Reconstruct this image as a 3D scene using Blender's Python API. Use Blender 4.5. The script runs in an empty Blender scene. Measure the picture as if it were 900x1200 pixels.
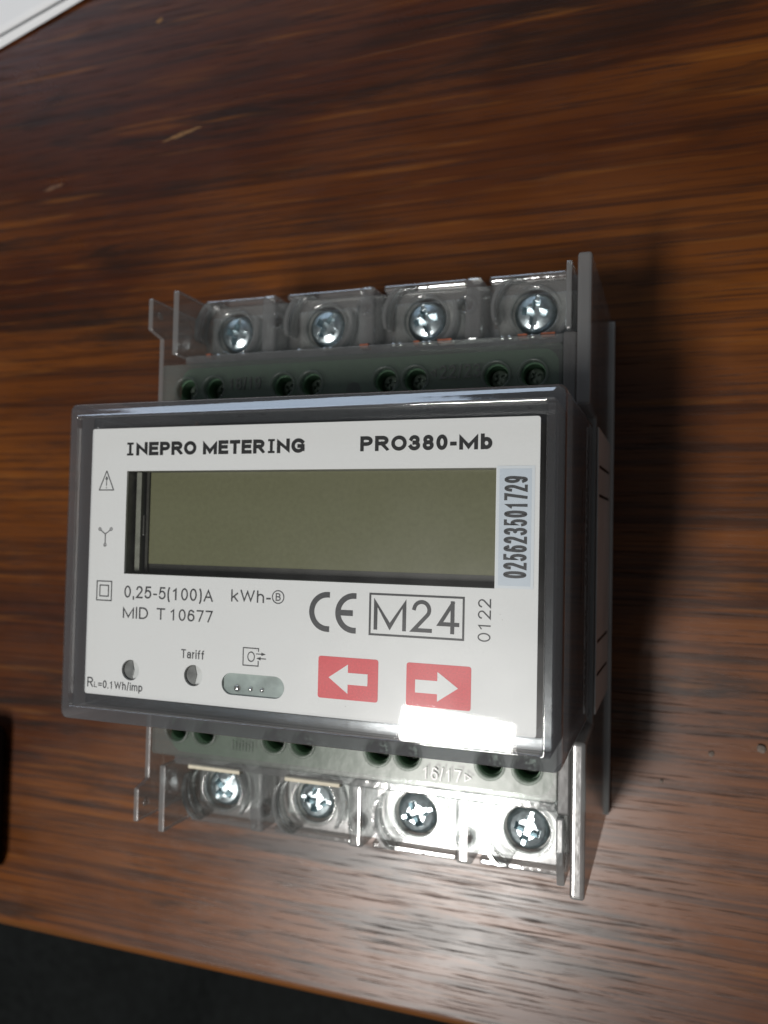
import bpy, bmesh, math, random
from mathutils import Matrix, Vector
random.seed(7)
S = bpy.context.scene
COL = S.collection
MM = 0.001

# ------------------------------------------------------------------ camera
cam_d = bpy.data.cameras.new('camera'); cam = bpy.data.objects.new('camera', cam_d); COL.objects.link(cam)
cam_d.sensor_fit = 'VERTICAL'; cam_d.sensor_height = 36.0; cam_d.lens = 28.95
cam_d.clip_start = 0.002; cam_d.clip_end = 20.0
rot = Matrix(((0.94224194, -0.00876240, 0.33481838), (0.02097544, 0.99923924, -0.03287815), (-0.33427558, 0.03800214, 0.94170891)))
cam.matrix_world = Matrix.Translation(Vector((50.851, 4.226, 164.65)) * MM) @ rot.to_4x4()
cam_d.dof.use_dof = True; cam_d.dof.focus_distance = 0.108; cam_d.dof.aperture_fstop = 26.0
S.camera = cam

# ------------------------------------------------------------------ world, lamps, exposure
W = bpy.data.worlds.new('World'); S.world = W; W.use_nodes = True
bg = W.node_tree.nodes['Background']; bg.inputs[0].default_value = (0.95, 0.97, 1.0, 1); bg.inputs[1].default_value = 0.075

def area(name, loc, target, sx, sy, power, color):
    d = bpy.data.lights.new(name, 'AREA'); d.shape = 'RECTANGLE'; d.size = sx; d.size_y = sy; d.energy = power; d.color = color
    o = bpy.data.objects.new(name, d); COL.objects.link(o); o.location = loc
    o.rotation_euler = (Vector(target) - Vector(loc)).to_track_quat('-Z', 'Y').to_euler()
    return o
lamp = area('ceiling_lamp', (-0.2900, -0.508, 1.24), (-0.2900, -0.508, 0.0), 0.180, 0.47, 17.0, (1.0, 0.965, 0.925))
lamp.rotation_euler = (0, 0, math.radians(-4.0))
win = area('window_light', (-0.60, 1.14, 0.82), (0.0, 0.0, 0.05), 1.3, 0.22, 2.6, (0.66, 0.80, 1.0))

S.view_settings.view_transform = 'Standard'; S.view_settings.look = 'None'
S.view_settings.exposure = 0.0; S.view_settings.gamma = 1.0; S.view_settings.use_curve_mapping = False
S.render.engine = 'CYCLES'
cy = S.cycles
cy.use_denoising = True; cy.max_bounces = 8; cy.transmission_bounces = 4; cy.transparent_max_bounces = 20; cy.glossy_bounces = 4
cy.diffuse_bounces = 3; cy.caustics_reflective = False; cy.caustics_refractive = False; cy.sample_clamp_indirect = 3.0; cy.blur_glossy = 0.3

# ------------------------------------------------------------------ materials
def new_mat(name):
    m = bpy.data.materials.new(name); m.use_nodes = True
    nt = m.node_tree; nt.nodes.clear()
    out = nt.nodes.new('ShaderNodeOutputMaterial')
    return m, nt, out
def N(nt, t, **kw):
    n = nt.nodes.new(t)
    for k, v in kw.items(): setattr(n, k, v)
    return n
def L(nt, a, b): nt.links.new(a, b)

def pbr(name, color, rough=0.45, metal=0.0, spec=0.5, noise=0.0, nscale=800.0, bump=0.0, trans=0.0, ior=1.5):
    m, nt, out = new_mat(name)
    p = N(nt, 'ShaderNodeBsdfPrincipled'); L(nt, p.outputs[0], out.inputs[0])
    p.inputs['Base Color'].default_value = (*color, 1); p.inputs['Roughness'].default_value = rough
    p.inputs['Metallic'].default_value = metal; p.inputs['Specular IOR Level'].default_value = spec
    p.inputs['Transmission Weight'].default_value = trans; p.inputs['IOR'].default_value = ior
    if noise or bump:
        tc = N(nt, 'ShaderNodeTexCoord'); nz = N(nt, 'ShaderNodeTexNoise'); nz.inputs['Scale'].default_value = nscale
        nz.inputs['Detail'].default_value = 4
        L(nt, tc.outputs['Object'], nz.inputs['Vector'])
        if noise:
            mp = N(nt, 'ShaderNodeMapRange'); mp.inputs[1].default_value = 0.3; mp.inputs[2].default_value = 0.7
            mp.inputs[3].default_value = 1 - noise; mp.inputs[4].default_value = 1 + noise
            L(nt, nz.outputs[0], mp.inputs[0])
            mx = N(nt, 'ShaderNodeVectorMath', operation='SCALE'); mx.inputs[0].default_value = color
            L(nt, mp.outputs[0], mx.inputs['Scale']); L(nt, mx.outputs[0], p.inputs['Base Color'])
            mr = N(nt, 'ShaderNodeMapRange'); mr.inputs[3].default_value = max(0.02, rough * (1 - noise)); mr.inputs[4].default_value = rough * (1 + noise)
            L(nt, nz.outputs[0], mr.inputs[0]); L(nt, mr.outputs[0], p.inputs['Roughness'])
        if bump:
            b = N(nt, 'ShaderNodeBump'); b.inputs['Strength'].default_value = bump; b.inputs['Distance'].default_value = 0.0001
            L(nt, nz.outputs[0], b.inputs['Height']); L(nt, b.outputs[0], p.inputs['Normal'])
    return m

def clear(name, tint=(0.93, 0.95, 0.95), rough=0.02, haze=0.0, hazecol=(0.5, 0.5, 0.5), f0=0.045, bump=0.0, bscale=400.0, trl=0.5, smudge=0.0):
    """thin clear plastic: straight-through transmission, Fresnel gloss, optional milky haze"""
    m, nt, out = new_mat(name)
    lw = N(nt, 'ShaderNodeLayerWeight'); lw.inputs['Blend'].default_value = 0.5
    pw = N(nt, 'ShaderNodeMath', operation='POWER'); pw.inputs[1].default_value = 5.0
    L(nt, lw.outputs['Facing'], pw.inputs[0])
    mr = N(nt, 'ShaderNodeMapRange'); mr.inputs[3].default_value = f0; mr.inputs[4].default_value = 0.9
    L(nt, pw.outputs[0], mr.inputs[0])
    tr = N(nt, 'ShaderNodeBsdfTransparent'); tr.inputs[0].default_value = (*tint, 1)
    base = tr.outputs[0]
    if haze > 0:
        df = N(nt, 'ShaderNodeBsdfDiffuse'); df.inputs[0].default_value = (*hazecol, 1)
        tl = N(nt, 'ShaderNodeBsdfTranslucent'); tl.inputs[0].default_value = (*hazecol, 1)
        m1 = N(nt, 'ShaderNodeMixShader'); m1.inputs[0].default_value = trl
        L(nt, df.outputs[0], m1.inputs[1]); L(nt, tl.outputs[0], m1.inputs[2])
        m2 = N(nt, 'ShaderNodeMixShader'); m2.inputs[0].default_value = haze
        L(nt, tr.outputs[0], m2.inputs[1]); L(nt, m1.outputs[0], m2.inputs[2]); base = m2.outputs[0]
    gl = N(nt, 'ShaderNodeBsdfGlossy'); gl.inputs['Roughness'].default_value = rough; gl.inputs[0].default_value = (1, 1, 1, 1)
    gout = gl.outputs[0]
    if smudge:
        g2 = N(nt, 'ShaderNodeBsdfGlossy'); g2.inputs['Roughness'].default_value = 0.30
        tc2 = N(nt, 'ShaderNodeTexCoord'); n2 = N(nt, 'ShaderNodeTexNoise'); n2.inputs['Scale'].default_value = 130; n2.inputs['Detail'].default_value = 5
        L(nt, tc2.outputs['Object'], n2.inputs['Vector'])
        r2 = N(nt, 'ShaderNodeMapRange'); r2.inputs[1].default_value = 0.3; r2.inputs[2].default_value = 0.75; r2.inputs[3].default_value = smudge * 0.5; r2.inputs[4].default_value = min(1.0, smudge * 1.5)
        L(nt, n2.outputs[0], r2.inputs[0])
        gm = N(nt, 'ShaderNodeMixShader'); L(nt, r2.outputs[0], gm.inputs[0]); L(nt, gl.outputs[0], gm.inputs[1]); L(nt, g2.outputs[0], gm.inputs[2]); gout = gm.outputs[0]
    mx = N(nt, 'ShaderNodeMixShader'); L(nt, mr.outputs[0], mx.inputs[0]); L(nt, base, mx.inputs[1]); L(nt, gout, mx.inputs[2])
    if bump:
        tc = N(nt, 'ShaderNodeTexCoord'); nz = N(nt, 'ShaderNodeTexNoise'); nz.inputs['Scale'].default_value = bscale; nz.inputs['Detail'].default_value = 3
        b = N(nt, 'ShaderNodeBump'); b.inputs['Strength'].default_value = bump; b.inputs['Distance'].default_value = 0.0004
        L(nt, tc.outputs['Object'], nz.inputs['Vector']); L(nt, nz.outputs[0], b.inputs['Height']); L(nt, b.outputs[0], gl.inputs['Normal'])
    L(nt, mx.outputs[0], out.inputs[0])
    return m

def wood_mat(name, edge=False):
    m, nt, out = new_mat(name)
    p = N(nt, 'ShaderNodeBsdfPrincipled'); L(nt, p.outputs[0], out.inputs[0])
    tc = N(nt, 'ShaderNodeTexCoord')
    def mapping(sx, sy, sz=1.0, off=(0, 0, 0)):
        mp = N(nt, 'ShaderNodeMapping'); mp.inputs['Scale'].default_value = (sx, sy, sz); mp.inputs['Location'].default_value = off
        L(nt, tc.outputs['Object'], mp.inputs['Vector']); return mp.outputs[0]
    def noise(vec, scale=1.0, detail=4, rough=0.55, dist=0.0):
        n = N(nt, 'ShaderNodeTexNoise'); n.inputs['Scale'].default_value = scale; n.inputs['Detail'].default_value = detail
        n.inputs['Roughness'].default_value = rough; n.inputs['Distortion'].default_value = dist
        L(nt, vec, n.inputs['Vector']); return n.outputs[0]
    def rng(v, a, b, c=0.0, d=1.0):
        r = N(nt, 'ShaderNodeMapRange'); r.inputs[1].default_value = a; r.inputs[2].default_value = b; r.inputs[3].default_value = c; r.inputs[4].default_value = d
        r.interpolation_type = 'SMOOTHSTEP'; L(nt, v, r.inputs[0]); return r.outputs[0]
    def mul(a, b):
        n = N(nt, 'ShaderNodeMath', operation='MULTIPLY')
        for i, q in enumerate((a, b)):
            if isinstance(q, (int, float)): n.inputs[i].default_value = q
            else: L(nt, q, n.inputs[i])
        return n.outputs[0]
    def mixc(f, a, b):
        n = N(nt, 'ShaderNodeMix', data_type='RGBA')
        if isinstance(f, (int, float)): n.inputs[0].default_value = f
        else: L(nt, f, n.inputs[0])
        for i, q in ((6, a), (7, b)):
            if isinstance(q, tuple): n.inputs[i].default_value = (*q, 1)
            else: L(nt, q, n.inputs[i])
        return n.outputs[2]
    tone = noise(mapping(6.0, 24.0, 1, (3, 1, 0)), 1.0, 3, 0.5, 0.4)           # broad tone
    flame = noise(mapping(9.0, 85.0, 1, (0.7, 2.2, 0)), 1.0, 6, 0.68, 1.5)      # dark late-wood figure
    streak = noise(mapping(9.0, 620.0, 1, (5, 0, 0)), 1.0, 5, 0.66, 0.2)        # long fibre streaks
    pores = noise(mapping(55.0, 2100.0, 1, (1, 7, 0)), 1.0, 4, 0.65, 0.15)      # open pores
    zone = noise(mapping(8.0, 36.0, 1, (8.3, 4.1, 0)), 1.0, 4, 0.6, 0.8)        # where the dark figure gathers
    c = mixc(rng(tone, 0.35, 0.65), (0.053, 0.0120, 0.0018), (0.146, 0.0420, 0.0038))
    c = mixc(mul(rng(streak, 0.45, 0.62), 0.68), c, (0.022, 0.0060, 0.0021))
    c = mixc(mul(mul(rng(flame, 0.47, 0.62), rng(zone, 0.36, 0.60)), 0.80), c, (0.0115, 0.0056, 0.0032))
    pm = mul(rng(pores, 0.53, 0.66), rng(zone, 0.25, 0.6, 0.5, 1.0))
    c = mixc(mul(pm, 0.72), c, (0.008, 0.0042, 0.0026))
    gold = noise(mapping(24.0, 520.0, 1, (9, 3, 0)), 1.0, 3, 0.55, 0.2)
    c = mixc(mul(rng(gold, 0.56, 0.72), 0.4), c, (0.21, 0.072, 0.009))
    if edge: c = mixc(0.4, c, (0.20, 0.075, 0.012))
    L(nt, c, p.inputs['Base Color'])
    smear = noise(mapping(35.0, 45.0), 1.0, 4, 0.6, 0.6)
    ro = N(nt, 'ShaderNodeMath', operation='ADD'); L(nt, rng(smear, 0.3, 0.7, 0.27, 0.34), ro.inputs[0]); L(nt, mul(pm, 0.20), ro.inputs[1])
    L(nt, ro.outputs[0], p.inputs['Roughness'])
    sp = N(nt, 'ShaderNodeMath', operation='SUBTRACT'); sp.inputs[0].default_value = 0.46; L(nt, mul(pm, 0.26), sp.inputs[1]); L(nt, sp.outputs[0], p.inputs['Specular IOR Level'])
    inv = N(nt, 'ShaderNodeMath', operation='ADD'); L(nt, mul(pm, -1.0), inv.inputs[0]); L(nt, mul(flame, -0.35), inv.inputs[1])
    b = N(nt, 'ShaderNodeBump'); b.inputs['Strength'].default_value = 0.10; b.inputs['Distance'].default_value = 0.0002
    L(nt, inv.outputs[0], b.inputs['Height']); L(nt, b.outputs[0], p.inputs['Normal'])
    return m

M = {}
M['wood'] = wood_mat('dark_oak_veneer'); M['wood_edge'] = wood_mat('oak_edging', True)
M['floor'] = pbr('dark_cloth', (0.010, 0.0115, 0.0115), 0.9, spec=0.1, noise=0.3, nscale=120)
M['paper'] = pbr('paper', (0.78, 0.80, 0.82), 0.7, spec=0.25, noise=0.02, nscale=60)
M['black'] = pbr('black_plastic', (0.006, 0.006, 0.0065), 0.6, spec=0.3, noise=0.2, nscale=400)
M['crumb'] = pbr('crumb', (0.15, 0.12, 0.10), 0.8, noise=0.2)
M['scratch'] = pbr('bare_scratch', (0.17, 0.085, 0.028), 0.6, noise=0.4, nscale=900)
M['scuff'] = pbr('scuff', (0.10, 0.045, 0.02), 0.6, noise=0.4, nscale=900)
M['label'] = pbr('label_white', (0.815, 0.815, 0.808), 0.42, spec=0.35, noise=0.015, nscale=2500)
M['ink'] = pbr('ink_black', (0.012, 0.012, 0.013), 0.5, spec=0.3, noise=0.35, nscale=4000)
M['ink_grey'] = pbr('ink_grey', (0.055, 0.056, 0.06), 0.5, spec=0.3, noise=0.35, nscale=5000)
M['red'] = pbr('ink_red', (0.74, 0.070, 0.085), 0.45, spec=0.3, noise=0.12, nscale=4200)
M['sticker'] = pbr('sticker_blue_white', (0.60, 0.665, 0.74), 0.4, noise=0.02)
M['sticker_edge'] = pbr('sticker_border', (0.74, 0.78, 0.82), 0.4)
M['lcd'] = pbr('lcd_olive', (0.150, 0.150, 0.083), 0.26, spec=0.45, noise=0.05, nscale=1500)
M['lcd_dark'] = pbr('lcd_seal_and_shade', (0.030, 0.029, 0.022), 0.35, noise=0.2, nscale=900)
M['lcd_rim'] = pbr('lcd_glass_rim', (0.20, 0.205, 0.17), 0.3, noise=0.15, nscale=700)
M['carrier'] = pbr('inner_frame', (0.16, 0.16, 0.13), 0.5, noise=0.3, nscale=700)
M['inner'] = pbr('inner_black', (0.012, 0.012, 0.014), 0.3, noise=0.3, nscale=500)
M['window'] = clear('clear_window', (0.965, 0.972, 0.972), 0.030, f0=0.04, bump=0.015, bscale=90, smudge=0.24)
M['skirt'] = clear('clear_skirt', (0.55, 0.57, 0.59), 0.05, haze=0.50, hazecol=(0.58, 0.575, 0.59), f0=0.07, bump=0.05, bscale=120, trl=0.6)
M['clear'] = clear('clear_plastic', (0.86, 0.88, 0.875), 0.08, haze=0.13, hazecol=(0.66, 0.66, 0.66), f0=0.09, bump=0.2, bscale=260)
M['deck'] = clear('terminal_deck_plastic', (0.82, 0.84, 0.835), 0.18, haze=0.20, hazecol=(0.68, 0.68, 0.67), f0=0.085, bump=0.16, bscale=160)
M['bevel'] = clear('clear_bevel', (0.91, 0.93, 0.94), 0.05, haze=0.03, hazecol=(0.5, 0.5, 0.53), f0=0.15, bump=0.10, bscale=110)
M['ledge'] = clear('frosted_ledge', (0.72, 0.76, 0.73), 0.26, haze=0.20, hazecol=(0.50, 0.52, 0.50), f0=0.024, bump=0.12, bscale=300)
M['glass'] = clear('thick_clear_plastic', (0.80, 0.82, 0.82), 0.09, haze=0.20, hazecol=(0.66, 0.66, 0.66), f0=0.12, bump=0.3, bscale=220)
M['frost'] = clear('frosted_edge', (0.66, 0.68, 0.68), 0.18, haze=0.34, hazecol=(0.62, 0.63, 0.63), f0=0.08, bump=0.10, bscale=500)
M['wing'] = clear('milky_side_plastic', (0.62, 0.63, 0.63), 0.12, haze=0.30, hazecol=(0.56, 0.55, 0.54), f0=0.10, bump=0.14, bscale=150)
M['panel'] = pbr('side_panel_grey', (0.52, 0.51, 0.50), 0.5, spec=0.3, noise=0.12, nscale=90, bump=0.1)
M['core'] = clear('smoky_core', (0.2, 0.2, 0.2), 0.25, haze=0.7, hazecol=(0.36, 0.34, 0.32), f0=0.045, bump=0.1, trl=0.3)
M['glare_ring'] = clear('glare_ring_plastic', (0.85, 0.87, 0.88), 0.16, haze=0.03, hazecol=(0.6, 0.6, 0.6), f0=0.10, bump=0.1, bscale=200)
M['green'] = pbr('terminal_green', (0.095, 0.200, 0.110), 0.5, noise=0.12, nscale=900)
M['zinc'] = pbr('zinc_screw', (0.58, 0.67, 0.70), 0.30, metal=1.0, noise=0.2, nscale=1500, bump=0.05)
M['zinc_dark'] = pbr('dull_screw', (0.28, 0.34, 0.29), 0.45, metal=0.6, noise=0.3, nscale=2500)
M['emboss'] = clear('raised_letter_plastic', (0.35, 0.37, 0.36), 0.2, haze=0.55, hazecol=(0.30, 0.31, 0.30), f0=0.03)
M['steel'] = pbr('clamp_steel', (0.52, 0.51, 0.50), 0.48, metal=1.0, noise=0.3, nscale=500)
M['copper'] = pbr('copper', (0.55, 0.17, 0.09), 0.4, metal=0.6, noise=0.25, nscale=1200)
M['tin'] = pbr('tin_pin', (0.8, 0.8, 0.78), 0.2, metal=1.0)
M['cream'] = pbr('cream_plastic', (0.62, 0.57, 0.44), 0.5, noise=0.08)
M['guide'] = pbr('light_guide', (0.66, 0.67, 0.66), 0.3, noise=0.08, nscale=900)
M['guide_shade'] = pbr('guide_painted_shade', (0.17, 0.175, 0.17), 0.35, noise=0.3, nscale=600)
M['irwin'] = pbr('infrared_window', (0.33, 0.39, 0.37), 0.25, noise=0.22, nscale=420)
M['print'] = pbr('side_print', (0.008, 0.008, 0.008), 0.6)
M['groove'] = pbr('groove_dark', (0.006, 0.006, 0.006), 0.6)

# ------------------------------------------------------------------ mesh helpers (all inputs in millimetres)
def tag(o, label=None, cat=None, group=None, kind=None):
    for k, v in (('label', label), ('category', cat), ('group', group), ('kind', kind)):
        if v: o[k] = v
    return o
def link(name, me, mat, parent=None, smooth=False):
    if mat and not me.materials: me.materials.append(M[mat])
    o = bpy.data.objects.new(name, me); COL.objects.link(o)
    if parent: o.parent = parent
    if smooth:
        for pl in me.polygons: pl.use_smooth = True
    return o
def from_bm(name, bm, mat, parent=None, smooth=False, recalc=True):
    if recalc: bmesh.ops.recalc_face_normals(bm, faces=bm.faces)
    bmesh.ops.scale(bm, vec=(MM, MM, MM), verts=bm.verts)
    me = bpy.data.meshes.new(name); bm.to_mesh(me); bm.free()
    return link(name, me, mat, parent, smooth)
def add_box(bm, x0, x1, y0, y1, z0, z1):
    r = bmesh.ops.create_cube(bm, size=1.0)
    for v in r['verts']:
        v.co = Vector(((x0 + x1) / 2 + v.co.x * (x1 - x0), (y0 + y1) / 2 + v.co.y * (y1 - y0), (z0 + z1) / 2 + v.co.z * (z1 - z0)))
    return r['verts']
def box(name, b, mat, parent=None, bev=0.0, seg=2):
    bm = bmesh.new(); add_box(bm, *b)
    if bev: bmesh.ops.bevel(bm, geom=bm.edges[:], offset=bev, segments=seg, affect='EDGES', profile=0.6)
    return from_bm(name, bm, mat, parent)
def prism(name, poly, axis, a0, a1, mat, parent=None, bev=0.0, seg=2):
    """extrude a 2-D polygon along an axis ('x': poly is (y,z); 'z': poly is (x,y))"""
    bm = bmesh.new()
    P = (lambda p, a: (a, p[0], p[1])) if axis == 'x' else ((lambda p, a: (p[0], a, p[1])) if axis == 'y' else (lambda p, a: (p[0], p[1], a)))
    lo = [bm.verts.new(P(p, a0)) for p in poly]; hi = [bm.verts.new(P(p, a1)) for p in poly]
    bm.faces.new(lo); bm.faces.new(hi); n = len(poly)
    for i in range(n): bm.faces.new((lo[i], lo[(i + 1) % n], hi[(i + 1) % n], hi[i]))
    bmesh.ops.recalc_face_normals(bm, faces=bm.faces)
    if bev: bmesh.ops.bevel(bm, geom=bm.edges[:], offset=bev, segments=seg, affect='EDGES', profile=0.6)
    return from_bm(name, bm, mat, parent)
def ring_pts(x0, x1, y0, y1, r, n=6):
    pts = []
    for cx, cy_, a in ((x1 - r, y1 - r, 0), (x0 + r, y1 - r, 90), (x0 + r, y0 + r, 180), (x1 - r, y0 + r, 270)):
        for i in range(n + 1):
            t = math.radians(a + 90 * i / n); pts.append((cx + r * math.cos(t), cy_ + r * math.sin(t)))
    return pts
def circ(cx, cy_, r, n=28): return [(cx + r * math.cos(2 * math.pi * i / n), cy_ + r * math.sin(2 * math.pi * i / n)) for i in range(n)]
def rect(x0, x1, y0, y1): return [(x0, y0), (x1, y0), (x1, y1), (x0, y1)]
def plate_mesh(name, loops, z0, z1, bev=0.0):
    """filled 2-D outline with holes, given thickness (holes are real)"""
    cu = bpy.data.curves.new(name, 'CURVE'); cu.dimensions = '2D'; cu.fill_mode = 'BOTH'
    cu.extrude = (z1 - z0) / 2 * MM - bev * MM; cu.bevel_depth = bev * MM; cu.bevel_resolution = 1; cu.offset = -bev * MM
    for lp in loops:
        sp = cu.splines.new('POLY'); sp.points.add(len(lp) - 1); sp.use_cyclic_u = True
        for q, (x, y) in zip(sp.points, lp): q.co = (x * MM, y * MM, 0, 1)
    o = bpy.data.objects.new(name, cu); COL.objects.link(o)
    dg = bpy.context.evaluated_depsgraph_get(); me = bpy.data.meshes.new_from_object(o.evaluated_get(dg))
    bpy.data.objects.remove(o); bpy.data.curves.remove(cu)
    me.transform(Matrix.Translation((0, 0, (z0 + z1) / 2 * MM))); me.materials.clear(); me.name = name
    return me
def plate(name, loops, z0, z1, mat, parent=None, bev=0.0): return link(name, plate_mesh(name, loops, z0, z1, bev), mat, parent)
def flat(name, polys, z, mat, parent):
    """printed ink: flat polygons lying on a surface"""
    bm = bmesh.new()
    for pl in polys: bm.faces.new([bm.verts.new((x, y, z)) for x, y in pl])
    bmesh.ops.recalc_face_normals(bm, faces=bm.faces)
    for f in bm.faces:
        if f.normal.z < 0: f.normal_flip()
    return from_bm(name, bm, mat, parent, recalc=False)
# ---- a plain sans stroke alphabet: centre lines in a unit box, cap height 1
def _arc(cx, cy_, rx, ry, a0, a1, n=14): return [(cx + rx * math.cos(math.radians(a0 + (a1 - a0) * i / n)), cy_ + ry * math.sin(math.radians(a0 + (a1 - a0) * i / n))) for i in range(n + 1)]
XH = 0.70
GLYPH = {
 'N': (.76, [[(0, 0), (0, 1), (1, 0), (1, 1)]]), 'E': (.64, [[(1, 1), (0, 1), (0, 0), (1, 0)], [(0, .53), (.9, .53)]]),
 'P': (.66, [[(0, 0), (0, 1)], [(0, 1), (.55, 1)] + _arc(.55, .735, .45, .265, 80, -80, 10) + [(.55, .47), (0, .47)]]),
 'R': (.72, [[(0, 0), (0, 1)], [(0, 1), (.55, 1)] + _arc(.55, .745, .42, .255, 80, -80, 10) + [(.5, .49), (0, .49)], [(.48, .49), (1, -.04)]]),
 'O': (.80, [_arc(.5, .5, .5, .5, 90, 450, 30)]), 'M': (.92, [[(0, 0), (0, 1), (.5, .06), (1, 1), (1, 0)]]),
 'T': (.66, [[(0, 1), (1, 1)], [(.5, 1), (.5, 0)]]), 'G': (.80, [_arc(.52, .5, .52, .5, 42, 322, 24), [(.96, .16), (.96, .46), (.6, .46)]]),
 '0': (.56, [_arc(.5, .5, .5, .5, 90, 450, 26)]), '1': (.56, [[(.12, .76), (.52, 1), (.52, 0)]]),
 '2': (.56, [_arc(.48, .72, .46, .28, 170, -35, 14) + [(0, 0), (1, 0)]]),
 '3': (.56, [_arc(.46, .75, .46, .25, 160, -90, 14), _arc(.46, .26, .54, .26, 90, -160, 16)]),
 '4': (.58, [[(1, .26), (0, .26), (.72, 1)], [(.72, 1), (.72, 0)]]),
 '5': (.56, [[(.92, 1), (.2, 1), (.09, .54)] + _arc(.47, .335, .53, .335, 118, -148, 18)]),
 '6': (.56, [[(.92, .86)] + _arc(.52, .72, .4, .28, 60, 150, 6) + [(0, .42), (0, .36)], _arc(.5, .31, .5, .31, 180, 540, 22)]),
 '7': (.56, [[(0, 1), (1, 1), (.36, 0)]]), '8': (.56, [_arc(.5, .755, .43, .245, 90, 450, 20), _arc(.5, .265, .5, .265, 90, 450, 22)]),
 '9': (.56, [[(.08, .14)] + _arc(.48, .28, .4, .28, 240, 330, 6) + [(1, .58), (1, .64)], _arc(.5, .69, .5, .31, 0, 360, 22)]),
 '-': (.32, [[(0, .36), (1, .36)]]), '=': (.56, [[(0, .3), (1, .3)], [(0, .58), (1, .58)]]),
 ',': (.14, [[(.5, .02), (.5, -.18)]]), '.': (.14, [[(.5, 0), (.5, .02)]]), '/': (.30, [[(0, -.04), (1, 1.04)]]),
 '(': (.24, [_arc(1, .4, 1, .66, 110, 250, 12)]), ')': (.24, [_arc(0, .4, 1, .66, 70, -70, 12)]),
 'A': (.74, [[(0, 0), (.5, 1.02), (1, 0)], [(.2, .34), (.8, .34)]]), 'k': (.52, [[(0, 0), (0, 1)], [(.95, XH), (.04, .28)], [(.36, .42), (1, -.03)]]),
 'W': (1.04, [[(0, 1), (.25, 0), (.5, .98), (.75, 0), (1, 1)]]), 'h': (.52, [[(0, 0), (0, 1)], [(0, .42)] + _arc(.5, .44, .5, .27, 165, 0, 10) + [(1, 0)]]),
 'B': (.66, [[(0, 0), (0, 1)], [(0, 1), (.5, 1)] + _arc(.5, .765, .42, .235, 80, -80, 10) + [(.5, .53), (0, .53)], [(.5, .53)] + _arc(.52, .265, .48, .265, 80, -80, 10) + [(.5, 0), (0, 0)]]),
 'D': (.74, [[(0, 0), (0, 1), (.4, 1)] + _arc(.4, .5, .6, .5, 80, -80, 16) + [(.4, 0), (0, 0)]]), 'L': (.56, [[(0, 1), (0, 0), (1, 0)]]),
 'I': (.12, [[(.5, 0), (.5, 1)]]), 'i': (.12, [[(.5, 0), (.5, XH)], [(.5, .95), (.5, 1)]]),
 'a': (.54, [[(.06, .52)] + _arc(.5, .5, .46, .2, 150, 0, 10) + [(.96, 0)], _arc(.46, .2, .46, .21, 60, 330, 16)]),
 'r': (.30, [[(0, 0), (0, XH)], [(0, .4), (.35, .62), (1, .68)]]), 'f': (.36, [[(.38, 0), (.38, .76)] + _arc(.95, .78, .57, .22, 170, 85, 6), [(0, .66), (.9, .66)]]),
 'b': (.56, [[(0, 0), (0, 1)], _arc(.5, .35, .5, .35, 180, 540, 24)]), 'p': (.56, [[(0, -.28), (0, XH)], _arc(.5, .35, .5, .35, 180, 540, 24)]),
 'm': (.84, [[(0, 0), (0, XH)], [(0, .42)] + _arc(.25, .48, .25, .22, 165, 0, 8) + [(.5, 0)], [(.5, .42)] + _arc(.75, .48, .25, .22, 165, 0, 8) + [(1, 0)]]),
}
GLYPH['i'] = (.12, [[(.5, 0), (.5, XH)], [(.5, .96), (.5, 1)]])
def ribbon(pts, w, closed=False):
    """thicken a centre line with mitred joints, square ends"""
    P = [Vector(p) for p in pts]
    Q = [P[0]]
    for p in P[1:]:
        if (p - Q[-1]).length > 1e-4: Q.append(p)
    if closed and (Q[0] - Q[-1]).length < 1e-4: Q.pop()
    n = len(Q)
    if not closed:
        Q[0] = Q[0] - (Q[1] - Q[0]).normalized() * w / 2; Q[-1] = Q[-1] + (Q[-1] - Q[-2]).normalized() * w / 2
    out = []
    for i in range(n):
        a = Q[i - 1] if (i > 0 or closed) else None; b = Q[(i + 1) % n] if (i < n - 1 or closed) else None
        d0 = (Q[i] - a).normalized() if a is not None else None; d1 = (b - Q[i]).normalized() if b is not None else None
        if d0 is None: d0 = d1
        if d1 is None: d1 = d0
        n0 = Vector((-d0.y, d0.x)); n1 = Vector((-d1.y, d1.x)); m = n0 + n1
        m = m / max(m.length_squared, 0.13) * w
        out.append((Q[i] + m, Q[i] - m))
    segs = [[out[i][0], out[i][1], out[(i + 1) % n][1], out[(i + 1) % n][0]] for i in range(n if closed else n - 1)]
    return segs
def text_quads(s, aspect, w, gap=0.16):
    """quads of a word with cap height 1 and the given total width"""
    nat = sum(GLYPH[c][0] if c != ' ' else .3 for c in s) + gap * (len(s) - 1); k = aspect / nat
    x = 0.0; strokes = []
    for c in s:
        if c == ' ': x += (.3 + gap) * k; continue
        gw, sts = GLYPH[c]; gw *= k
        for st in sts:
            pts = [(x + w / 2 + px_ * max(gw - w, 0.001), w / 2 + py_ * (1 - w)) for px_, py_ in st]
            cl = len(st) > 4 and abs(st[0][0] - st[-1][0]) + abs(st[0][1] - st[-1][1]) < 1e-3
            lo = -.45 if c in ',()p/' else 0.0; hi = 1.15 if c in '()/' else 1.0
            strokes.append([[(q.x, min(hi, max(lo, q.y))) for q in sg] for sg in ribbon(pts, w, cl)])
        x += gw + gap * k
    return strokes
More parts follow.
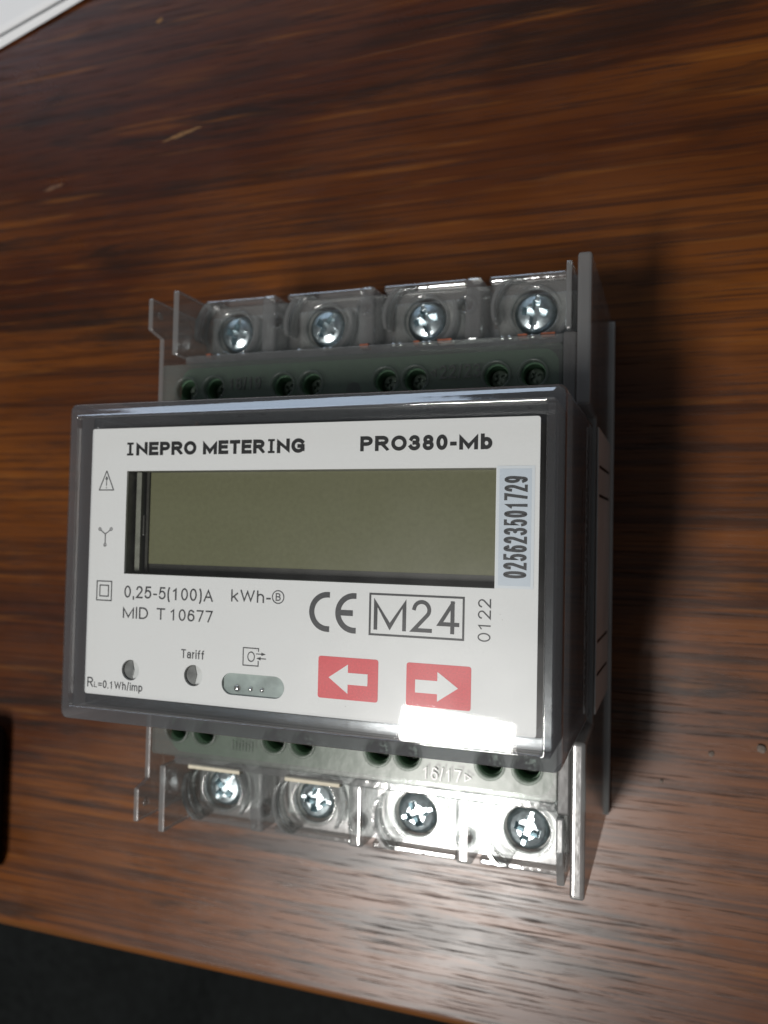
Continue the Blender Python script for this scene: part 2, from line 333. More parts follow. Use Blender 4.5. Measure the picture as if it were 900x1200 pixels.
def text(name, s, x0, x1, y0, y1, z, mat, parent, w=0.125, rot90=False, thick=0.0, gap=0.16):
    """lettering from x0 to x1 with baseline y0 and cap line y1; rot90 reads bottom-to-top"""
    H, Wd = ((x1 - x0), (y1 - y0)) if rot90 else ((y1 - y0), (x1 - x0))
    bm = bmesh.new()
    for k, st in enumerate(text_quads(s, Wd / H, w, gap)):
        for sg in st:
            vs = []
            for u, v in sg:
                x, y = (x1 - v * H, y0 + u * H) if rot90 else (x0 + u * H, y0 + v * H)
                vs.append(bm.verts.new((x, y, z + 0.009 * (k % 4))))
            try: bm.faces.new(vs)
            except ValueError: pass
    bmesh.ops.remove_doubles(bm, verts=bm.verts, dist=0.0004)
    bmesh.ops.dissolve_degenerate(bm, dist=0.0002, edges=bm.edges[:])
    if thick:
        r = bmesh.ops.extrude_face_region(bm, geom=bm.faces[:])
        bmesh.ops.translate(bm, verts=[g for g in r['geom'] if isinstance(g, bmesh.types.BMVert)], vec=(0, 0, thick))
        return from_bm(name, bm, mat, parent)
    for f in bm.faces:
        f.normal_update()
        if f.normal.z < 0: f.normal_flip()
    return from_bm(name, bm, mat, parent, recalc=False)
def arc_band(cx, cy_, r0, r1, a0, a1, n=24, sy=1.0):
    o = [(cx + r1 * math.cos(math.radians(a0 + (a1 - a0) * i / n)), cy_ + sy * r1 * math.sin(math.radians(a0 + (a1 - a0) * i / n))) for i in range(n + 1)]
    i_ = [(cx + r0 * math.cos(math.radians(a0 + (a1 - a0) * i / n)), cy_ + sy * r0 * math.sin(math.radians(a0 + (a1 - a0) * i / n))) for i in range(n + 1)]
    return [[o[k], o[k + 1], i_[k + 1], i_[k]] for k in range(n)]
def line(x0, y0, x1, y1, w):
    d = Vector((x1 - x0, y1 - y0)); n = Vector((-d.y, d.x)).normalized() * w / 2
    return [(x0 + n.x, y0 + n.y), (x0 - n.x, y0 - n.y), (x1 - n.x, y1 - n.y), (x1 + n.x, y1 + n.y)]
def frame(x0, x1, y0, y1, w): return [rect(x0, x1, y0, y0 + w), rect(x0, x1, y1 - w, y1), rect(x0, x0 + w, y0 + w, y1 - w), rect(x1 - w, x1, y0 + w, y1 - w)]
def lathe(bm, prof, n=32, cx=0.0, cy_=0.0):
    rows = []
    for r, z in prof:
        rows.append([bm.verts.new((cx, cy_, z))] if r < 1e-6 else [bm.verts.new((cx + r * math.cos(2 * math.pi * i / n), cy_ + r * math.sin(2 * math.pi * i / n), z)) for i in range(n)])
    for a, b in zip(rows, rows[1:]):
        for i in range(n):
            j = (i + 1) % n
            if len(a) == 1 and len(b) == 1: continue
            if len(a) == 1: bm.faces.new((a[0], b[i], b[j]))
            elif len(b) == 1: bm.faces.new((a[i], a[j], b[0]))
            else: bm.faces.new((a[i], a[j], b[j], b[i]))

def frost_edges(o, axis):
    o.data.materials.append(M['frost'])
    for p in o.data.polygons:
        if abs(p.normal[axis]) < 0.75: p.material_index = 1
    return o

# ------------------------------------------------------------------ the setting: table and dark floor
EY = -93.0
bm = bmesh.new()
prof = [(EY + 1.2, -24.0), (420.0, -24.0), (420.0, 0.0), (EY + 1.2, 0.0)]
table = prism('table_top', prof, 'x', -420.0, 420.0, 'wood'); tag(table, 'dark brown wood grain table top under the meter', 'table', kind='structure')
ep = [(EY + 1.2, -24.0), (EY + 1.2, -0.02)] + [(EY + 1.2 - 2.2 * math.sin(math.radians(t)), -2.22 + 2.2 * math.cos(math.radians(t))) for t in (15, 30, 45, 60, 75, 90)] + [(EY - 1.0, -22.5), (EY - 0.2, -24.0)]
prism('edge_band', ep, 'x', -420.0, 420.0, 'wood_edge', table)
# dark cloth-like floor with soft folds far below the edge
bm = bmesh.new(); nx, ny = 90, 60; grid = []
for j in range(ny + 1):
    row = []
    for i in range(nx + 1):
        x = -900 + 1800 * i / nx; y = -900 + 1500 * j / ny
        h = 14 * math.sin(0.021 * x - 0.034 * y) + 9 * math.sin(0.047 * x - 0.02 * y + 1.3) + 5 * math.sin(0.09 * x + 0.05 * y)
        row.append(bm.verts.new((x, y, -420 + h)))
    grid.append(row)
for j in range(ny):
    for i in range(nx): bm.faces.new((grid[j][i], grid[j][i + 1], grid[j + 1][i + 1], grid[j + 1][i]))
fl = from_bm('floor', bm, 'floor', smooth=True); tag(fl, 'dark cloth-covered floor below the table edge', 'floor', kind='structure')

def scratch(pts, w, mat, z=0.012):
    """thin shallow mark on the varnish, tapering at both ends"""
    bm = bmesh.new(); top = []; bot = []
    n = len(pts)
    for i, (x, y) in enumerate(pts):
        k = w * math.sin(math.pi * (i + 0.35) / (n - 0.3)) * random.uniform(0.7, 1.1)
        top.append(bm.verts.new((x, y + k / 2, z))); bot.append(bm.verts.new((x, y - k / 2, z)))
    for i in range(n - 1): bm.faces.new((bot[i], bot[i + 1], top[i + 1], top[i]))
    return from_bm('scratch', bm, mat, table)
scratch([(-66 + i * 1.35, 98.2 + i * 0.28 + random.uniform(-.15, .15)) for i in range(9)], 1.1, 'scratch')
scratch([(-101 + i * 1.2, 90.5 + i * 0.22) for i in range(6)], 1.2, 'scuff')
scratch([(-68.8 + i * 0.5, 128.0 + 0.1 * i) for i in range(5)], 1.4, 'scratch')

# ------------------------------------------------------------------ the energy meter
meter = bpy.data.objects.new('energy_meter', None); COL.objects.link(meter); meter.empty_display_size = 0.02
tag(meter, 'clear plastic energy meter with white front label and blank display lying on the table', 'energy meter')

# --- rear core and housing shell
core = box('rear_core', (-35.0, 35.3, -33.5, 33.5, 1.0, 29.8), 'core', meter, 0.6)
box('base_plate', (-38.6, 39.3, -47.2, 47.2, 0.0, 1.4), 'panel', meter, 0.3)
side_r = [(-48, 0), (48, 0), (48, 40), (24.9, 40), (24.4, 29.2), (-24.4, 29.2), (-24.9, 40), (-48, 40)]
sp = frost_edges(prism('side_plate', side_r, 'x', 36.5, 38.7, 'wing', meter, 0.7, 4), 0)
for y, dy in ((17.0, -1.2), (12.1, -.7), (-12.1, .6), (-17.7, 1.3)):
    bm = bmesh.new(); pts = [(39.02, y, 8), (39.02, y + .45, 8), (39.02, y + .45 + dy * .4, 27), (39.02, y + dy * .4, 27)]
    vs = [bm.verts.new(q) for q in pts] + [bm.verts.new((38.9, q[1], q[2])) for q in pts]
    bm.faces.new(vs[:4]); bm.faces.new(vs[4:][::-1])
    for i in range(4): bm.faces.new((vs[i], vs[(i + 1) % 4], vs[4 + (i + 1) % 4], vs[4 + i]))
    from_bm('vent_groove', bm, 'groove', sp)
box('side_panel', (38.72, 38.95, -23.0, 23.0, 2.8, 28.8), 'panel', meter, 0.08)
frost_edges(prism('inner_wing', [(-47, 20), (-47, 38.0), (-41.5, 39.6), (-36.5, 39.6), (-36.5, 20)], 'x', 34.4, 35.6, 'glass', meter, 0.3), 0)
frost_edges(prism('inner_wing', [(47, 20), (47, 39.6), (36.5, 39.6), (36.5, 20)], 'x', 34.8, 35.7, 'glass', meter, 0.3), 0)
lug = [(-46.2, 0), (46.4, 0), (46.4, 41.2), (40.7, 41.2), (39.8, 37.6), (24.4, 37.6), (24.4, 29.2), (-24.4, 29.2), (-24.4, 38.2), (-39.4, 38.2), (-40.4, 41.2), (-46.2, 41.2)]
sl = frost_edges(prism('side_plate', lug, 'x', -38.6, -37.6, 'clear', meter, 0.25), 0)
for y in (43.6, -43.2):
    bm = bmesh.new(); lathe(bm, [(0.0, 0.55), (0.55, 0.4), (0.8, 0.0), (0.0, 0.0)], 14)
    bmesh.ops.rotate(bm, verts=bm.verts, cent=(0, 0, 0), matrix=Matrix.Rotation(math.radians(90), 3, 'Y'))
    bmesh.ops.translate(bm, verts=bm.verts, vec=(-37.58, y, 39.2)); from_bm('lug_pin', bm, 'clear', sl, True)
for s in (1, -1):
    frost_edges(prism('inner_wing', [(s * 48, 16), (s * 48, 39.5), (s * 36.4, 39.5), (s * 36.4, 16)], 'x', -34.6, -33.4, 'clear', meter, 0.25), 0)

for s_ in (1, -1):
    ya, yb = sorted((s_ * 24.2, s_ * 36.3)); box('corner_block', (34.4, 36.4, ya, yb, 29.6, 38.9), 'wing', meter, 0.4, 3)
    ya, yb = sorted((s_ * 36.5, s_ * 46.8)); box('corner_shelf', (35.75, 36.45, ya, yb, 20.0, 33.0), 'wing', meter, 0.2)

# --- terminal rows
SX = [-27.0, -8.7, 9.9, 28.6]
HX = [-32.2, -26.6, -13.1, -7.8, 5.6, 10.7, 24.0, 29.8]
# one cross-head screw, cut with a boolean, shared by all
bm = bmesh.new(); lathe(bm, [(0, 0), (3.25, 0), (3.3, 0.5), (3.1, 1.1), (2.5, 1.65), (1.5, 1.95), (0.0, 2.05)], 36)
bmesh.ops.recalc_face_normals(bm, faces=bm.faces); bmesh.ops.scale(bm, vec=(MM,) * 3, verts=bm.verts)
hm = bpy.data.meshes.new('screw_head'); bm.to_mesh(hm); bm.free(); ho = bpy.data.objects.new('screw_head', hm); COL.objects.link(ho)
def cutter(lx, w, depth):
    bm = bmesh.new(); vs = add_box(bm, -lx, lx, -w / 2, w / 2, 2.1 - depth, 3.5)
    for v in vs:
        if v.co.z < 3: v.co.x *= 0.62; v.co.y *= 0.75
    bmesh.ops.recalc_face_normals(bm, faces=bm.faces); bmesh.ops.scale(bm, vec=(MM,) * 3, verts=bm.verts)
    me = bpy.data.meshes.new('cut'); bm.to_mesh(me); bm.free(); o = bpy.data.objects.new('cut', me); COL.objects.link(o); return o
cuts = [cutter(2.45, 1.35, 1.7), cutter(2.45, 1.35, 1.7), cutter(4.2, 0.8, 0.7)]
cuts[1].rotation_euler.z = math.pi / 2; cuts[2].rotation_euler.z = 0.0
for c in cuts:
    md = ho.modifiers.new('b', 'BOOLEAN'); md.operation = 'DIFFERENCE'; md.object = c; md.solver = 'EXACT'
bv = ho.modifiers.new('bev', 'BEVEL'); bv.width = 0.00012; bv.segments = 2; bv.limit_method = 'ANGLE'; bv.angle_limit = math.radians(40)
bpy.context.view_layer.update()
dg = bpy.context.evaluated_depsgraph_get(); SCREW = bpy.data.meshes.new_from_object(ho.evaluated_get(dg)); SCREW.name = 'screw'
for o in cuts + [ho]: bpy.data.objects.remove(o)
SCREW.materials.clear(); SCREW.materials.append(M['zinc'])
for pl in SCREW.polygons: pl.use_smooth = pl.normal.z > 0.2 and pl.center.to_2d().length > 0.0025
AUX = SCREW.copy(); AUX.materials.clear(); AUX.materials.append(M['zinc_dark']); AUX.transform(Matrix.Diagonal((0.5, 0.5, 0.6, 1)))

def terminal_row(s):
    Y = lambda a, b: (min(s * a, s * b), max(s * a, s * b))
    y0, y1 = Y(24.15, 34.3)
    xr = 33.6
    # green block with bored holes under the frosted ledge
    outline = ring_pts(-34.0, xr, y0, y1, 2.4, 5)
    holes = [circ(x, s * 30.2, 1.75, 24) for x in HX] + ([circ(-0.4, s * 29.2, 1.3, 20)] if s > 0 else [])
    plate('terminal_block', [outline] + holes, 29.9, 37.0, 'green', meter)
    y2, y3 = Y(24.15, 34.9)
    lout = ring_pts(-37.4, 34.3, y2, y3, 0.6, 3)
    lholes = [circ(x, s * 30.2, 1.95, 24) for x in HX]
    ledge = plate('terminal_ledge', [lout] + lholes, 37.2, 38.1, 'ledge', meter, 0.12)
    for x in HX:
        bm = bmesh.new(); lathe(bm, [(1.95, 36.2), (2.0, 38.25), (2.15, 38.45), (2.45, 38.4), (2.5, 38.1)], 26, x, s * 30.2); from_bm('hole_rim', bm, 'ledge', meter, True)
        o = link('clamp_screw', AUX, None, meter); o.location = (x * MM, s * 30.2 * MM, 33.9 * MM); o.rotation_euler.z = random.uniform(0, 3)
    # step between ledge and screw pockets
    y4, y5 = Y(34.95, 36.5)
    box('step_rail', (-33.2, 34.2, y4, y5, 33.0, 37.3), 'glass', meter, 0.35, 3)
    # clear pocket deck with screw holes
    y6, y7 = Y(36.55, 47.0)
    dh = [circ(x, s * 42.0, 3.75, 32) for x in SX]
    pegs = [(-18.0, 43.6), (-0.9, 44.9), (17.3, 43.8)] if s > 0 else [(-18.0, 44.5), (-0.4, 44.6), (18.6, 44.6)]
    dh += [circ(x, s * y, 1.1, 18) for x, y in pegs]
    plate('terminal_deck', [rect(-33.3, 34.3, y6, y7)] + dh, 29.4, 30.4, 'deck', meter, 0.12)
    for x in SX:
        bm = bmesh.new(); lathe(bm, [(3.75, 26.5), (3.75, 30.2), (3.85, 30.8), (4.15, 31.0), (4.4, 30.8), (4.5, 30.42)], 36, x, s * 42.0); from_bm('screw_well', bm, 'clear', meter, True)
        o = link('screw', SCREW, None, meter); o.location = (x * MM, s * 42.0 * MM, 28.2 * MM); o.rotation_euler.z = random.uniform(0, 3.1); o.scale = (1.08, 1.08, 1.08)
        ya, yb = Y(36.8, 46.0); box('cable_clamp', (x - 6.6, x + 6.6, ya, yb, 13.0, 27.8), 'steel', meter, 0.5)
    for x in SX:
        for a0 in (150, -30) if s > 0 else (200, 20):
            pts = [(x + r * math.cos(math.radians(a)), s * 42.0 + r * math.sin(math.radians(a))) for r, aa in ((6.0, range(a0 - 48, a0 + 49, 8)), (6.5, range(a0 + 48, a0 - 49, -8))) for a in aa]
            pts = [(px_, max(min(py_, 46.9), 36.7) if s > 0 else min(max(py_, -46.9), -36.7)) for px_, py_ in pts]
            o = prism('pocket_liner', pts, 'z', 30.45, 34.2, 'glass', meter)
            for p in o.data.polygons: p.use_smooth = abs(p.normal.z) < 0.5
    for x, y in pegs:
        bm = bmesh.new(); lathe(bm, [(1.1, 27.0), (1.1, 31.0), (1.3, 31.5), (1.55, 31.45), (1.65, 30.42)], 22, x, s * y); from_bm('peg_ring', bm, 'glass', meter, True)
    for x in (-17.9, 0.7, 19.3):
        ya, yb = Y(36.6, 47.4)
        box('pocket_divider', (x - 1.45, x + 1.45, ya, yb, 24.0, 34.8), 'glass', meter, 0.95, 5)
    xs = [-33.3, -19.7, -16.1, -1.1, 2.5, 17.5, 21.1, 34.3]
    for a, b in zip(xs[::2], xs[1::2]):
        ya, yb = Y(47.05, 48.3); box('end_wall', (a, b, ya, yb, 20.0, 31.4), 'glass', meter, 0.58, 5)
    return ledge
top = terminal_row(1); bot = terminal_row(-1)
# small contacts seen along the step, cream strips by the lower screws
for x, w in ((0.7, 1.6), (10.0, 1.0), (14.8, 2.4), (27.6, 1.5), (31.6, 2.2), (-29.5, 1.0)):
    box('contact_tab', (x - w / 2, x + w / 2, 36.52, 37.2, 33.6, 35.6), 'copper', meter, 0.1)
for x in (6.0, 7.2, 11.3, 12.3, 24.4, 25.6, 29.2, -11.4, -6.6, -5.5, -27.6, -22.5):
    box('contact_pin', (x - 0.3, x + 0.3, 36.52, 37.1, 33.6, 35.4), 'tin', meter, 0.15)
for a, b in ((-31.0, -20.6), (-11.9, -1.7)):
    box('insulating_strip', (a, b, -37.4, -36.55, 34.7, 36.1), 'cream', meter, 0.15)
# raised lettering on the ledges
def emboss(s, x0, x1, y0, y1, par): return text('raised_number', s, x0, x1, y0, y1, 38.1, 'emboss', par, 0.12, False, 0.2)
emboss('22/23', 14.9, 21.6, 30.1, 32.2, top); emboss('18/19', -23.5, -17.2, 29.9, 31.9, top)
tr = plate('raised_arrow', [[(13.2, 31.1), (14.3, 30.4), (14.3, 31.8)], [(13.55, 31.1), (14.15, 30.72), (14.15, 31.48)]], 38.08, 38.26, 'emboss', top)
text('raised_number', '16/17', 13.3, 19.6, -33.5, -31.5, 38.1, 'emboss', bot, 0.12, False, 0.25)
plate('raised_arrow', [[(20.1, -33.3), (21.3, -32.6), (20.1, -31.9)], [(20.3, -33.0), (20.95, -32.6), (20.3, -32.2)]], 38.08, 38.28, 'emboss', bot)
for i in range(7): box('raised_mark', (-21 + i * 0.62, -20.72 + i * 0.62, -32.6, -30.9 - 0.25 * (i % 3), 38.1, 38.28), 'ledge', bot)

# --- front module under the clear cover
box('inner_module', (-33.6, 33.8, -19.6, 19.6, 30.2, 54.8), 'inner', meter, 0.4)
LCD = (-27.95, 28.9, -1.82, 13.75)
ledh = [(-26.26, -16.24), (-15.35, -16.24)]
slot = ring_pts(-10.6, -0.62, -18.5, -15.38, 1.55, 8)
loops = [rect(*LCD)] + [circ(x, y, 1.55) for x, y in ledh] + [slot]
carrier = plate('display_frame', [ring_pts(-34.3, 34.3, -20.1, 20.1, 0.5, 3)] + loops, 55.0, 59.55, 'carrier', meter)
lab = plate('label_plate', [ring_pts(-34.5, 34.5, -20.3, 20.3, 0.35, 3)] + loops, 59.6, 60.0, 'label', meter)
lab['label'] = 'white front label with printed markings, red arrow keys and display opening'
lcd = box('display_screen', (-25.6, 28.85, -0.3, 13.72, 55.6, 57.2), 'lcd', meter)
lcd['label'] = 'blank olive grey display screen'
box('display_seal_and_shade', (-26.1, -25.65, -1.7, 13.7, 55.6, 57.5), 'lcd_dark', lcd)
box('display_seal_and_shade', (-26.45, -26.12, 4.0, 7.2, 56.2, 57.9), 'lcd_dark', lcd, 0.15)
box('display_seal_and_shade', (-25.62, 28.85, -1.78, -0.32, 55.6, 57.1), 'lcd_dark', lcd)  # dark strip: shadow of the label's lower edge, widened in colour
box('display_glass_edge', (-27.4, -26.5, -1.7, 13.7, 55.6, 58.3), 'lcd_rim', lcd, 0.1)
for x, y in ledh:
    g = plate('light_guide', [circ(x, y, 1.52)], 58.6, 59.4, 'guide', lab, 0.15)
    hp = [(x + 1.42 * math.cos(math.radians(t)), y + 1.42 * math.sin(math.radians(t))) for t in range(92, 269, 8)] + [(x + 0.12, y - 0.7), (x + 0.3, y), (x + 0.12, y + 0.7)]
    prism('light_guide_painted_shade', hp, 'z', 59.42, 59.56, 'guide_shade', g, 0.05)  # added half-disc: the guide's shaded left half put into colour
ir = plate('infrared_window', [ring_pts(-10.5, -0.72, -18.4, -15.48, 1.5, 8)], 57.9, 59.7, 'irwin', lab, 0.1)
for x, r in ((-8.2, 0.55), (-6.0, 0.36), (-4.2, 0.36)):
    bm = bmesh.new(); lathe(bm, [(r, 59.68), (r * .9, 59.85), (r * .5, 59.98), (0, 60.02)], 16, x, -17.5); from_bm('diode', bm, 'tin', ir, True)

# printing on the label
Z = 60.03
def words(s, x0, x1, y0, y1, mat='ink_grey', w=0.128, rot90=False, z=Z, par=lab, gap=0.16): return text('printed_text', s, x0, x1, y0, y1, z, mat, par, w, rot90, 0, gap)
def serif_i(x0, x1, y0, y1, st=0.44, h=0.32):
    c = (x0 + x1) / 2
    return flat('printed_text', [[(x0, y0), (x1, y0), (x1, y0 + h), (c + st / 2, y0 + h), (c + st / 2, y1 - h), (x1, y1 - h), (x1, y1), (x0, y1), (x0, y1 - h), (c - st / 2, y1 - h), (c - st / 2, y0 + h), (x0, y0 + h)]], Z, 'ink', lab)
serif_i(-28.06, -26.9, 16.1, 18.08); serif_i(-4.1, -3.04, 16.1, 18.12)
words('NEPRO', -26.39, -15.89, 16.08, 18.1, 'ink', 0.262, gap=.10); words('METER', -14.76, -4.63, 16.08, 18.1, 'ink', 0.262, gap=.10); words('NG', -2.68, 1.69, 16.08, 18.14, 'ink', 0.262, gap=.10)
words('PRO380-Mb', 10.0, 28.32, 16.14, 18.2, 'ink', 0.25, gap=.13)
words('0,25-5(100)A', -27.75, -12.4, -5.42, -3.6); words('kWh-', -9.4, -3.05, -5.2, -3.45)
words('MID', -27.9, -23.42, -8.5, -6.75); words('T', -21.92, -20.44, -8.44, -6.72); words('10677', -19.59, -12.37, -8.42, -6.7)
words('Tariff', -17.48, -13.6, -13.8, -12.52)
words('R', -34.02, -32.95, -19.28, -17.8); words('L', -32.75, -32.2, -19.27, -18.45); words('=0.1Wh/imp', -32.0, -24.03, -19.3, -18.1)
flat('printed_symbol', arc_band(-1.9, -4.24, 0.82, 0.97, 0, 360, 30), Z, 'ink_grey', lab); words('B', -2.28, -1.5, -4.78, -3.7, w=.14)
words('M24', 12.5, 24.35, -7.98, -3.72, 'ink_grey', 0.122); flat('printed_symbol', frame(11.8, 25.04, -8.77, -3.05, 0.28), Z, 'ink_grey', lab)
words('0122', 26.8, 28.5, -8.7, -3.2, 'ink_grey', 0.1, True)
# CE mark from two arcs
cw = 0.78; R_ = 2.74; cyy = -5.95
def c_arm(cx): return arc_band(cx, cyy, R_ - cw, R_, 90, 270, 30) + [rect(cx, cx + .33, cyy + R_ - cw, cyy + R_), rect(cx, cx + .33, cyy - R_, cyy - R_ + cw)]
flat('printed_symbol', c_arm(5.68), Z, 'ink_grey', lab)
flat('printed_symbol', c_arm(9.6), Z, 'ink_grey', lab); flat('printed_symbol', [rect(9.6 - R_ + cw * .6, 9.45, cyy - cw / 2, cyy + cw / 2)], Z + 0.012, 'ink_grey', lab)
# warning triangle, star point, double square, infrared port symbol
flat('printed_symbol', [line(-32.95, 10.86, -31.65, 13.8, .16), line(-31.65, 13.8, -30.3, 10.86, .16), line(-33.0, 10.86, -30.25, 10.86, .16), line(-31.64, 12.85, -31.64, 11.5, .13), line(-31.64, 11.3, -31.64, 11.12, .16), line(-31.64, 12.95, -31.86, 12.45, .1), line(-31.64, 12.95, -31.42, 12.45, .1)], Z, 'ink_grey', lab)
flat('printed_symbol', [line(-32.4, 4.68, -31.56, 4.1, .15), line(-30.72, 4.7, -31.56, 4.1, .15), line(-31.56, 4.1, -31.56, 2.7, .15)] + arc_band(-32.58, 4.85, .13, .27, 0, 360, 14) + arc_band(-30.52, 4.88, .13, .27, 0, 360, 14) + arc_band(-31.56, 2.45, .13, .27, 0, 360, 14), Z, 'ink_grey', lab)
flat('printed_symbol', frame(-32.87, -30.02, -6.08, -3.0, .17) + frame(-32.32, -30.58, -5.45, -3.62, .17), Z, 'ink_grey', lab)
flat('printed_symbol', [rect(-7.28, -7.13, -14.2, -11.58), rect(-7.13, -4.7, -11.73, -11.58), rect(-7.13, -4.7, -14.2, -14.05), rect(-4.85, -4.7, -12.1, -11.73), rect(-4.85, -4.7, -14.05, -13.4)] + arc_band(-5.93, -12.87, .46, .6, 0, 360, 24, 1.25)
     + [line(-5.15, -12.42, -4.2, -12.42, .13), [(-4.3, -12.18), (-4.3, -12.66), (-3.6, -12.42)], line(-4.5, -13.05, -3.55, -13.05, .13), [(-4.4, -12.81), (-5.12, -13.05), (-4.4, -13.29)]], Z, 'ink_grey', lab)
def key(x0, x1, y0, y1, pts):
    k = flat('arrow_key', [ring_pts(x0, x1, y0, y1, .35, 4)], Z, 'red', lab); k['label'] = 'red arrow key with white arrow'
    flat('arrow', pts, Z + 0.02, 'label', k)
key(4.52, 13.3, -17.72, -12.0, [[(6.1, -14.85), (8.93, -16.88), (8.93, -12.93)], rect(8.93, 11.8, -15.64, -14.05)])
key(17.28, 26.06, -17.72, -12.03, [[(24.35, -14.95), (21.55, -13.0), (21.55, -16.87)], rect(18.52, 21.55, -15.9, -14.2)])
st = flat('serial_sticker', [rect(29.0, 33.9, -1.75, 13.97)], 60.05, 'sticker_edge', lab); st['label'] = 'pale blue serial number sticker'
flat('sticker_face', [rect(29.35, 33.5, -1.4, 13.6)], 60.07, 'sticker', st)
words('025623501729', 30.0, 33.0, -0.42, 12.64, 'ink_grey', 0.128, True, 60.09, st, .12)

# --- clear front cover: skirt with rounded front edge, and the flat window
bm = bmesh.new(); X0, X1, Y0, Y1 = -37.3, 38.0, -23.95, 23.95
rings = [(0.0, 29.4, 1.6), (0.0, 61.5, 1.6), (0.08, 61.85, 1.6), (0.25, 62.1, 1.6), (0.5, 62.26, 1.6), (1.1, 62.51, 1.6), (1.75, 62.79, 1.6), (2.0, 62.9, 1.6), (2.2, 62.97, 1.6), (2.25, 61.75, 1.6), (1.5, 61.0, 1.2), (1.5, 29.4, 1.2)]
vr = []
for ins, z, r in rings: vr.append([bm.verts.new((x, y, z)) for x, y in ring_pts(X0 + ins, X1 - ins, Y0 + ins, Y1 - ins, max(0.25, (r - 0.5) - ins * 0.35), 6)])
for a, b in zip(vr, vr[1:] + vr[:1]):
    n = len(a)
    for i in range(n): bm.faces.new((a[i], a[(i + 1) % n], b[(i + 1) % n], b[i]))
cover = from_bm('front_cover', bm, 'skirt', meter, True)
cover.data.materials.append(M['bevel'])
for p in cover.data.polygons:
    if p.center.z > 0.0613 : p.material_index = 1
cover.data.polygons.foreach_set('use_smooth', [p.area < 2.5e-6 * 40 for p in cover.data.polygons])
win_in = 2.27
plate('cover_window', [ring_pts(X0 + win_in, X1 - win_in, Y0 + win_in, Y1 - win_in, 0.4, 6)], 61.76, 62.99, 'window', cover)
plate('glare_catch_ring', [ring_pts(X0 + 1.6, X1 - 1.6, Y0 + 1.6, Y1 - 1.6, 0.5, 4), ring_pts(-34.9, 34.9, -20.7, 20.7, 0.3, 3)], 57.6, 58.4, 'glare_ring', cover, 0.15)  # added ring, put in to catch lamp glare and lighten the lower rim
# tiny lines of print on the right flank of the cover
bm = bmesh.new()
for zc, ya, yb in ((43.0, 12.0, -3.5), (39.0, 21.0, -21.0), (36.6, 20.0, -19.0), (34.2, 21.0, -22.0)):
    y = ya
    while y > yb:
        w = random.uniform(0.35, 1.5)
        if random.random() < 0.82:
            h = random.uniform(0.35, 0.6); x = X1 + 0.03
            vs = [bm.verts.new(q) for q in ((x, y - w, zc), (x, y, zc), (x, y, zc + h), (x, y - w, zc + h))]; bm.faces.new(vs)
        y -= w + random.uniform(0.18, 0.5)
tag(from_bm('side_print', bm, 'print', cover), kind='stuff')

# dust specks on the cover
bm = bmesh.new()
for i in range(70):
    if i < 45: x, y = random.gauss(31, 5.5), random.uniform(-22.2, -20.6)
    else: x, y = random.uniform(-35, 35.5), random.uniform(-21.5, 21.5)
    if not (X0 + 2.6 < x < X1 - 2.6 and Y0 + 2.6 < y < Y1 - 2.6): continue
    r = random.uniform(0.025, 0.055); z = 62.995
    vs = [bm.verts.new((x + r * random.uniform(.6, 1.2) * math.cos(t), y + r * random.uniform(.6, 1.2) * math.sin(t), z)) for t in (0, 1.25, 2.5, 3.75, 5.0)]
    tp = bm.verts.new((x, y, z + r * 0.8)); bm.faces.new(vs[::-1])
    for k in range(5): bm.faces.new((vs[k], vs[(k + 1) % 5], tp))
tag(from_bm('dust', bm, 'crumb', cover), kind='stuff')

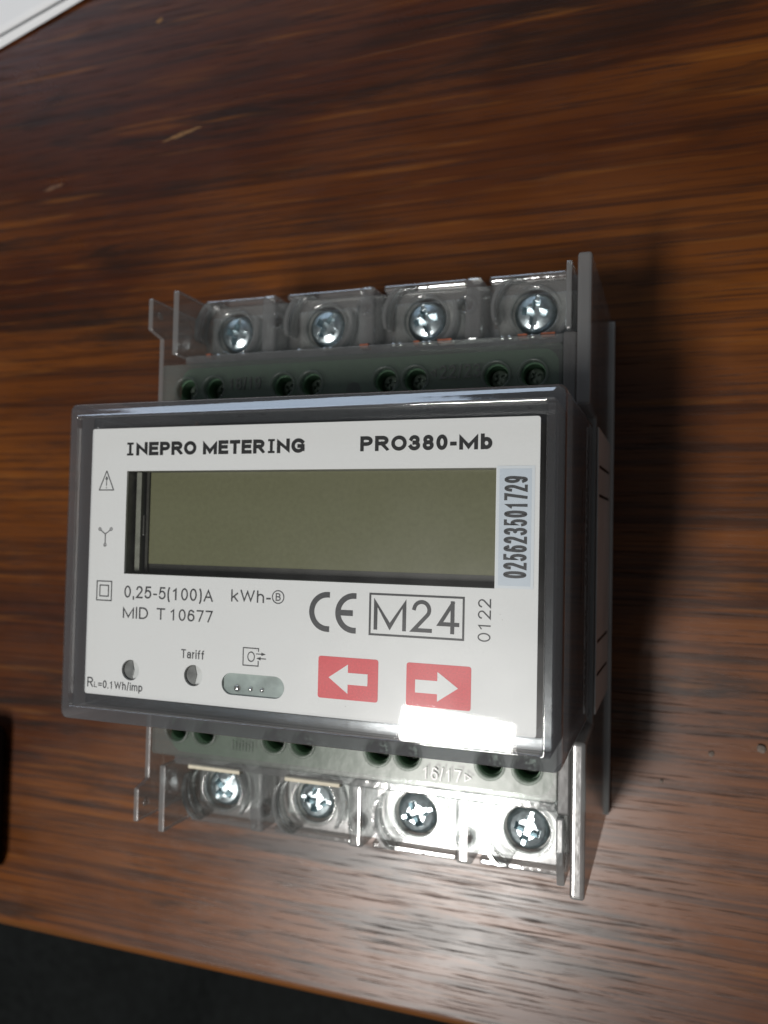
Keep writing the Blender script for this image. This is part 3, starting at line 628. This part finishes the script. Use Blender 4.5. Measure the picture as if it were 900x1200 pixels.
# ------------------------------------------------------------------ things lying around the meter
def sheet(name, p0, d, w, l, z0, lift, label):
    """a sheet of paper: near edge from p0 along d, curling up slightly along that edge"""
    d = Vector(d).normalized(); n = Vector((-d.y, d.x)); bm = bmesh.new(); g = []
    for j in range(15):
        row = []
        for i in range(15):
            u = -w / 2 + w * i / 14; v = l * (j / 14) ** 1.8
            q = Vector(p0) + d * u + n * v
            z = z0 + lift * math.exp(-v / 14.0) * (1 + 0.25 * math.sin(u * 0.03))
            row.append((bm.verts.new((q.x, q.y, z + 0.11)), bm.verts.new((q.x, q.y, z))))
        g.append(row)
    for j in range(14):
        for i in range(14):
            a, b, c, e = g[j][i], g[j][i + 1], g[j + 1][i + 1], g[j + 1][i]
            bm.faces.new((a[0], b[0], c[0], e[0])); bm.faces.new((a[1], e[1], c[1], b[1]))
    for k in range(14):
        for (a, b) in ((g[0][k], g[0][k + 1]), (g[14][k + 1], g[14][k]), (g[k + 1][0], g[k][0]), (g[k][14], g[k + 1][14])):
            bm.faces.new((a[1], b[1], b[0], a[0]))
    o = from_bm(name, bm, 'paper', None, True); return tag(o, label, 'paper')
sheet('paper_sheet', (-103, 133.8), (27.6, 8.05), 210, 297, 0.02, 0.6, 'lower white paper sheet lying directly on the wood at the top left corner')
sheet('paper_sheet', (-105, 135.3), (20.2, 5.4), 210, 297, 0.85, 1.1, 'upper white paper sheet resting on another sheet at the top left corner')

dk = box('dark_case', (-150.0, -105.9, -80.0, -44.0, 0.0, 11.0), 'black', None, 3.0, 4)
dk.rotation_euler.z = 0.0
tag(dk, 'black rounded object cut off by the left edge of the photo', 'case')
def crumb(x, y, r, label):
    bm = bmesh.new(); bmesh.ops.create_icosphere(bm, subdivisions=2, radius=r)
    for v in bm.verts:
        v.co *= random.uniform(0.75, 1.2); v.co.z *= 0.5
    zmin = min(v.co.z for v in bm.verts); bmesh.ops.translate(bm, verts=bm.verts, vec=(x, y, -zmin))
    tag(from_bm('crumb', bm, 'crumb'), label, 'crumb', 'pale crumbs on the table')
crumb(65.6, -32.2, 0.75, 'largest pale crumb at the right edge of the table picture')
crumb(57.2, -34.0, 0.5, 'small pale crumb left of the largest crumb, right of the meter')
crumb(48.6, -40.0, 0.35, 'tiniest pale crumb close to the lower right of the meter')
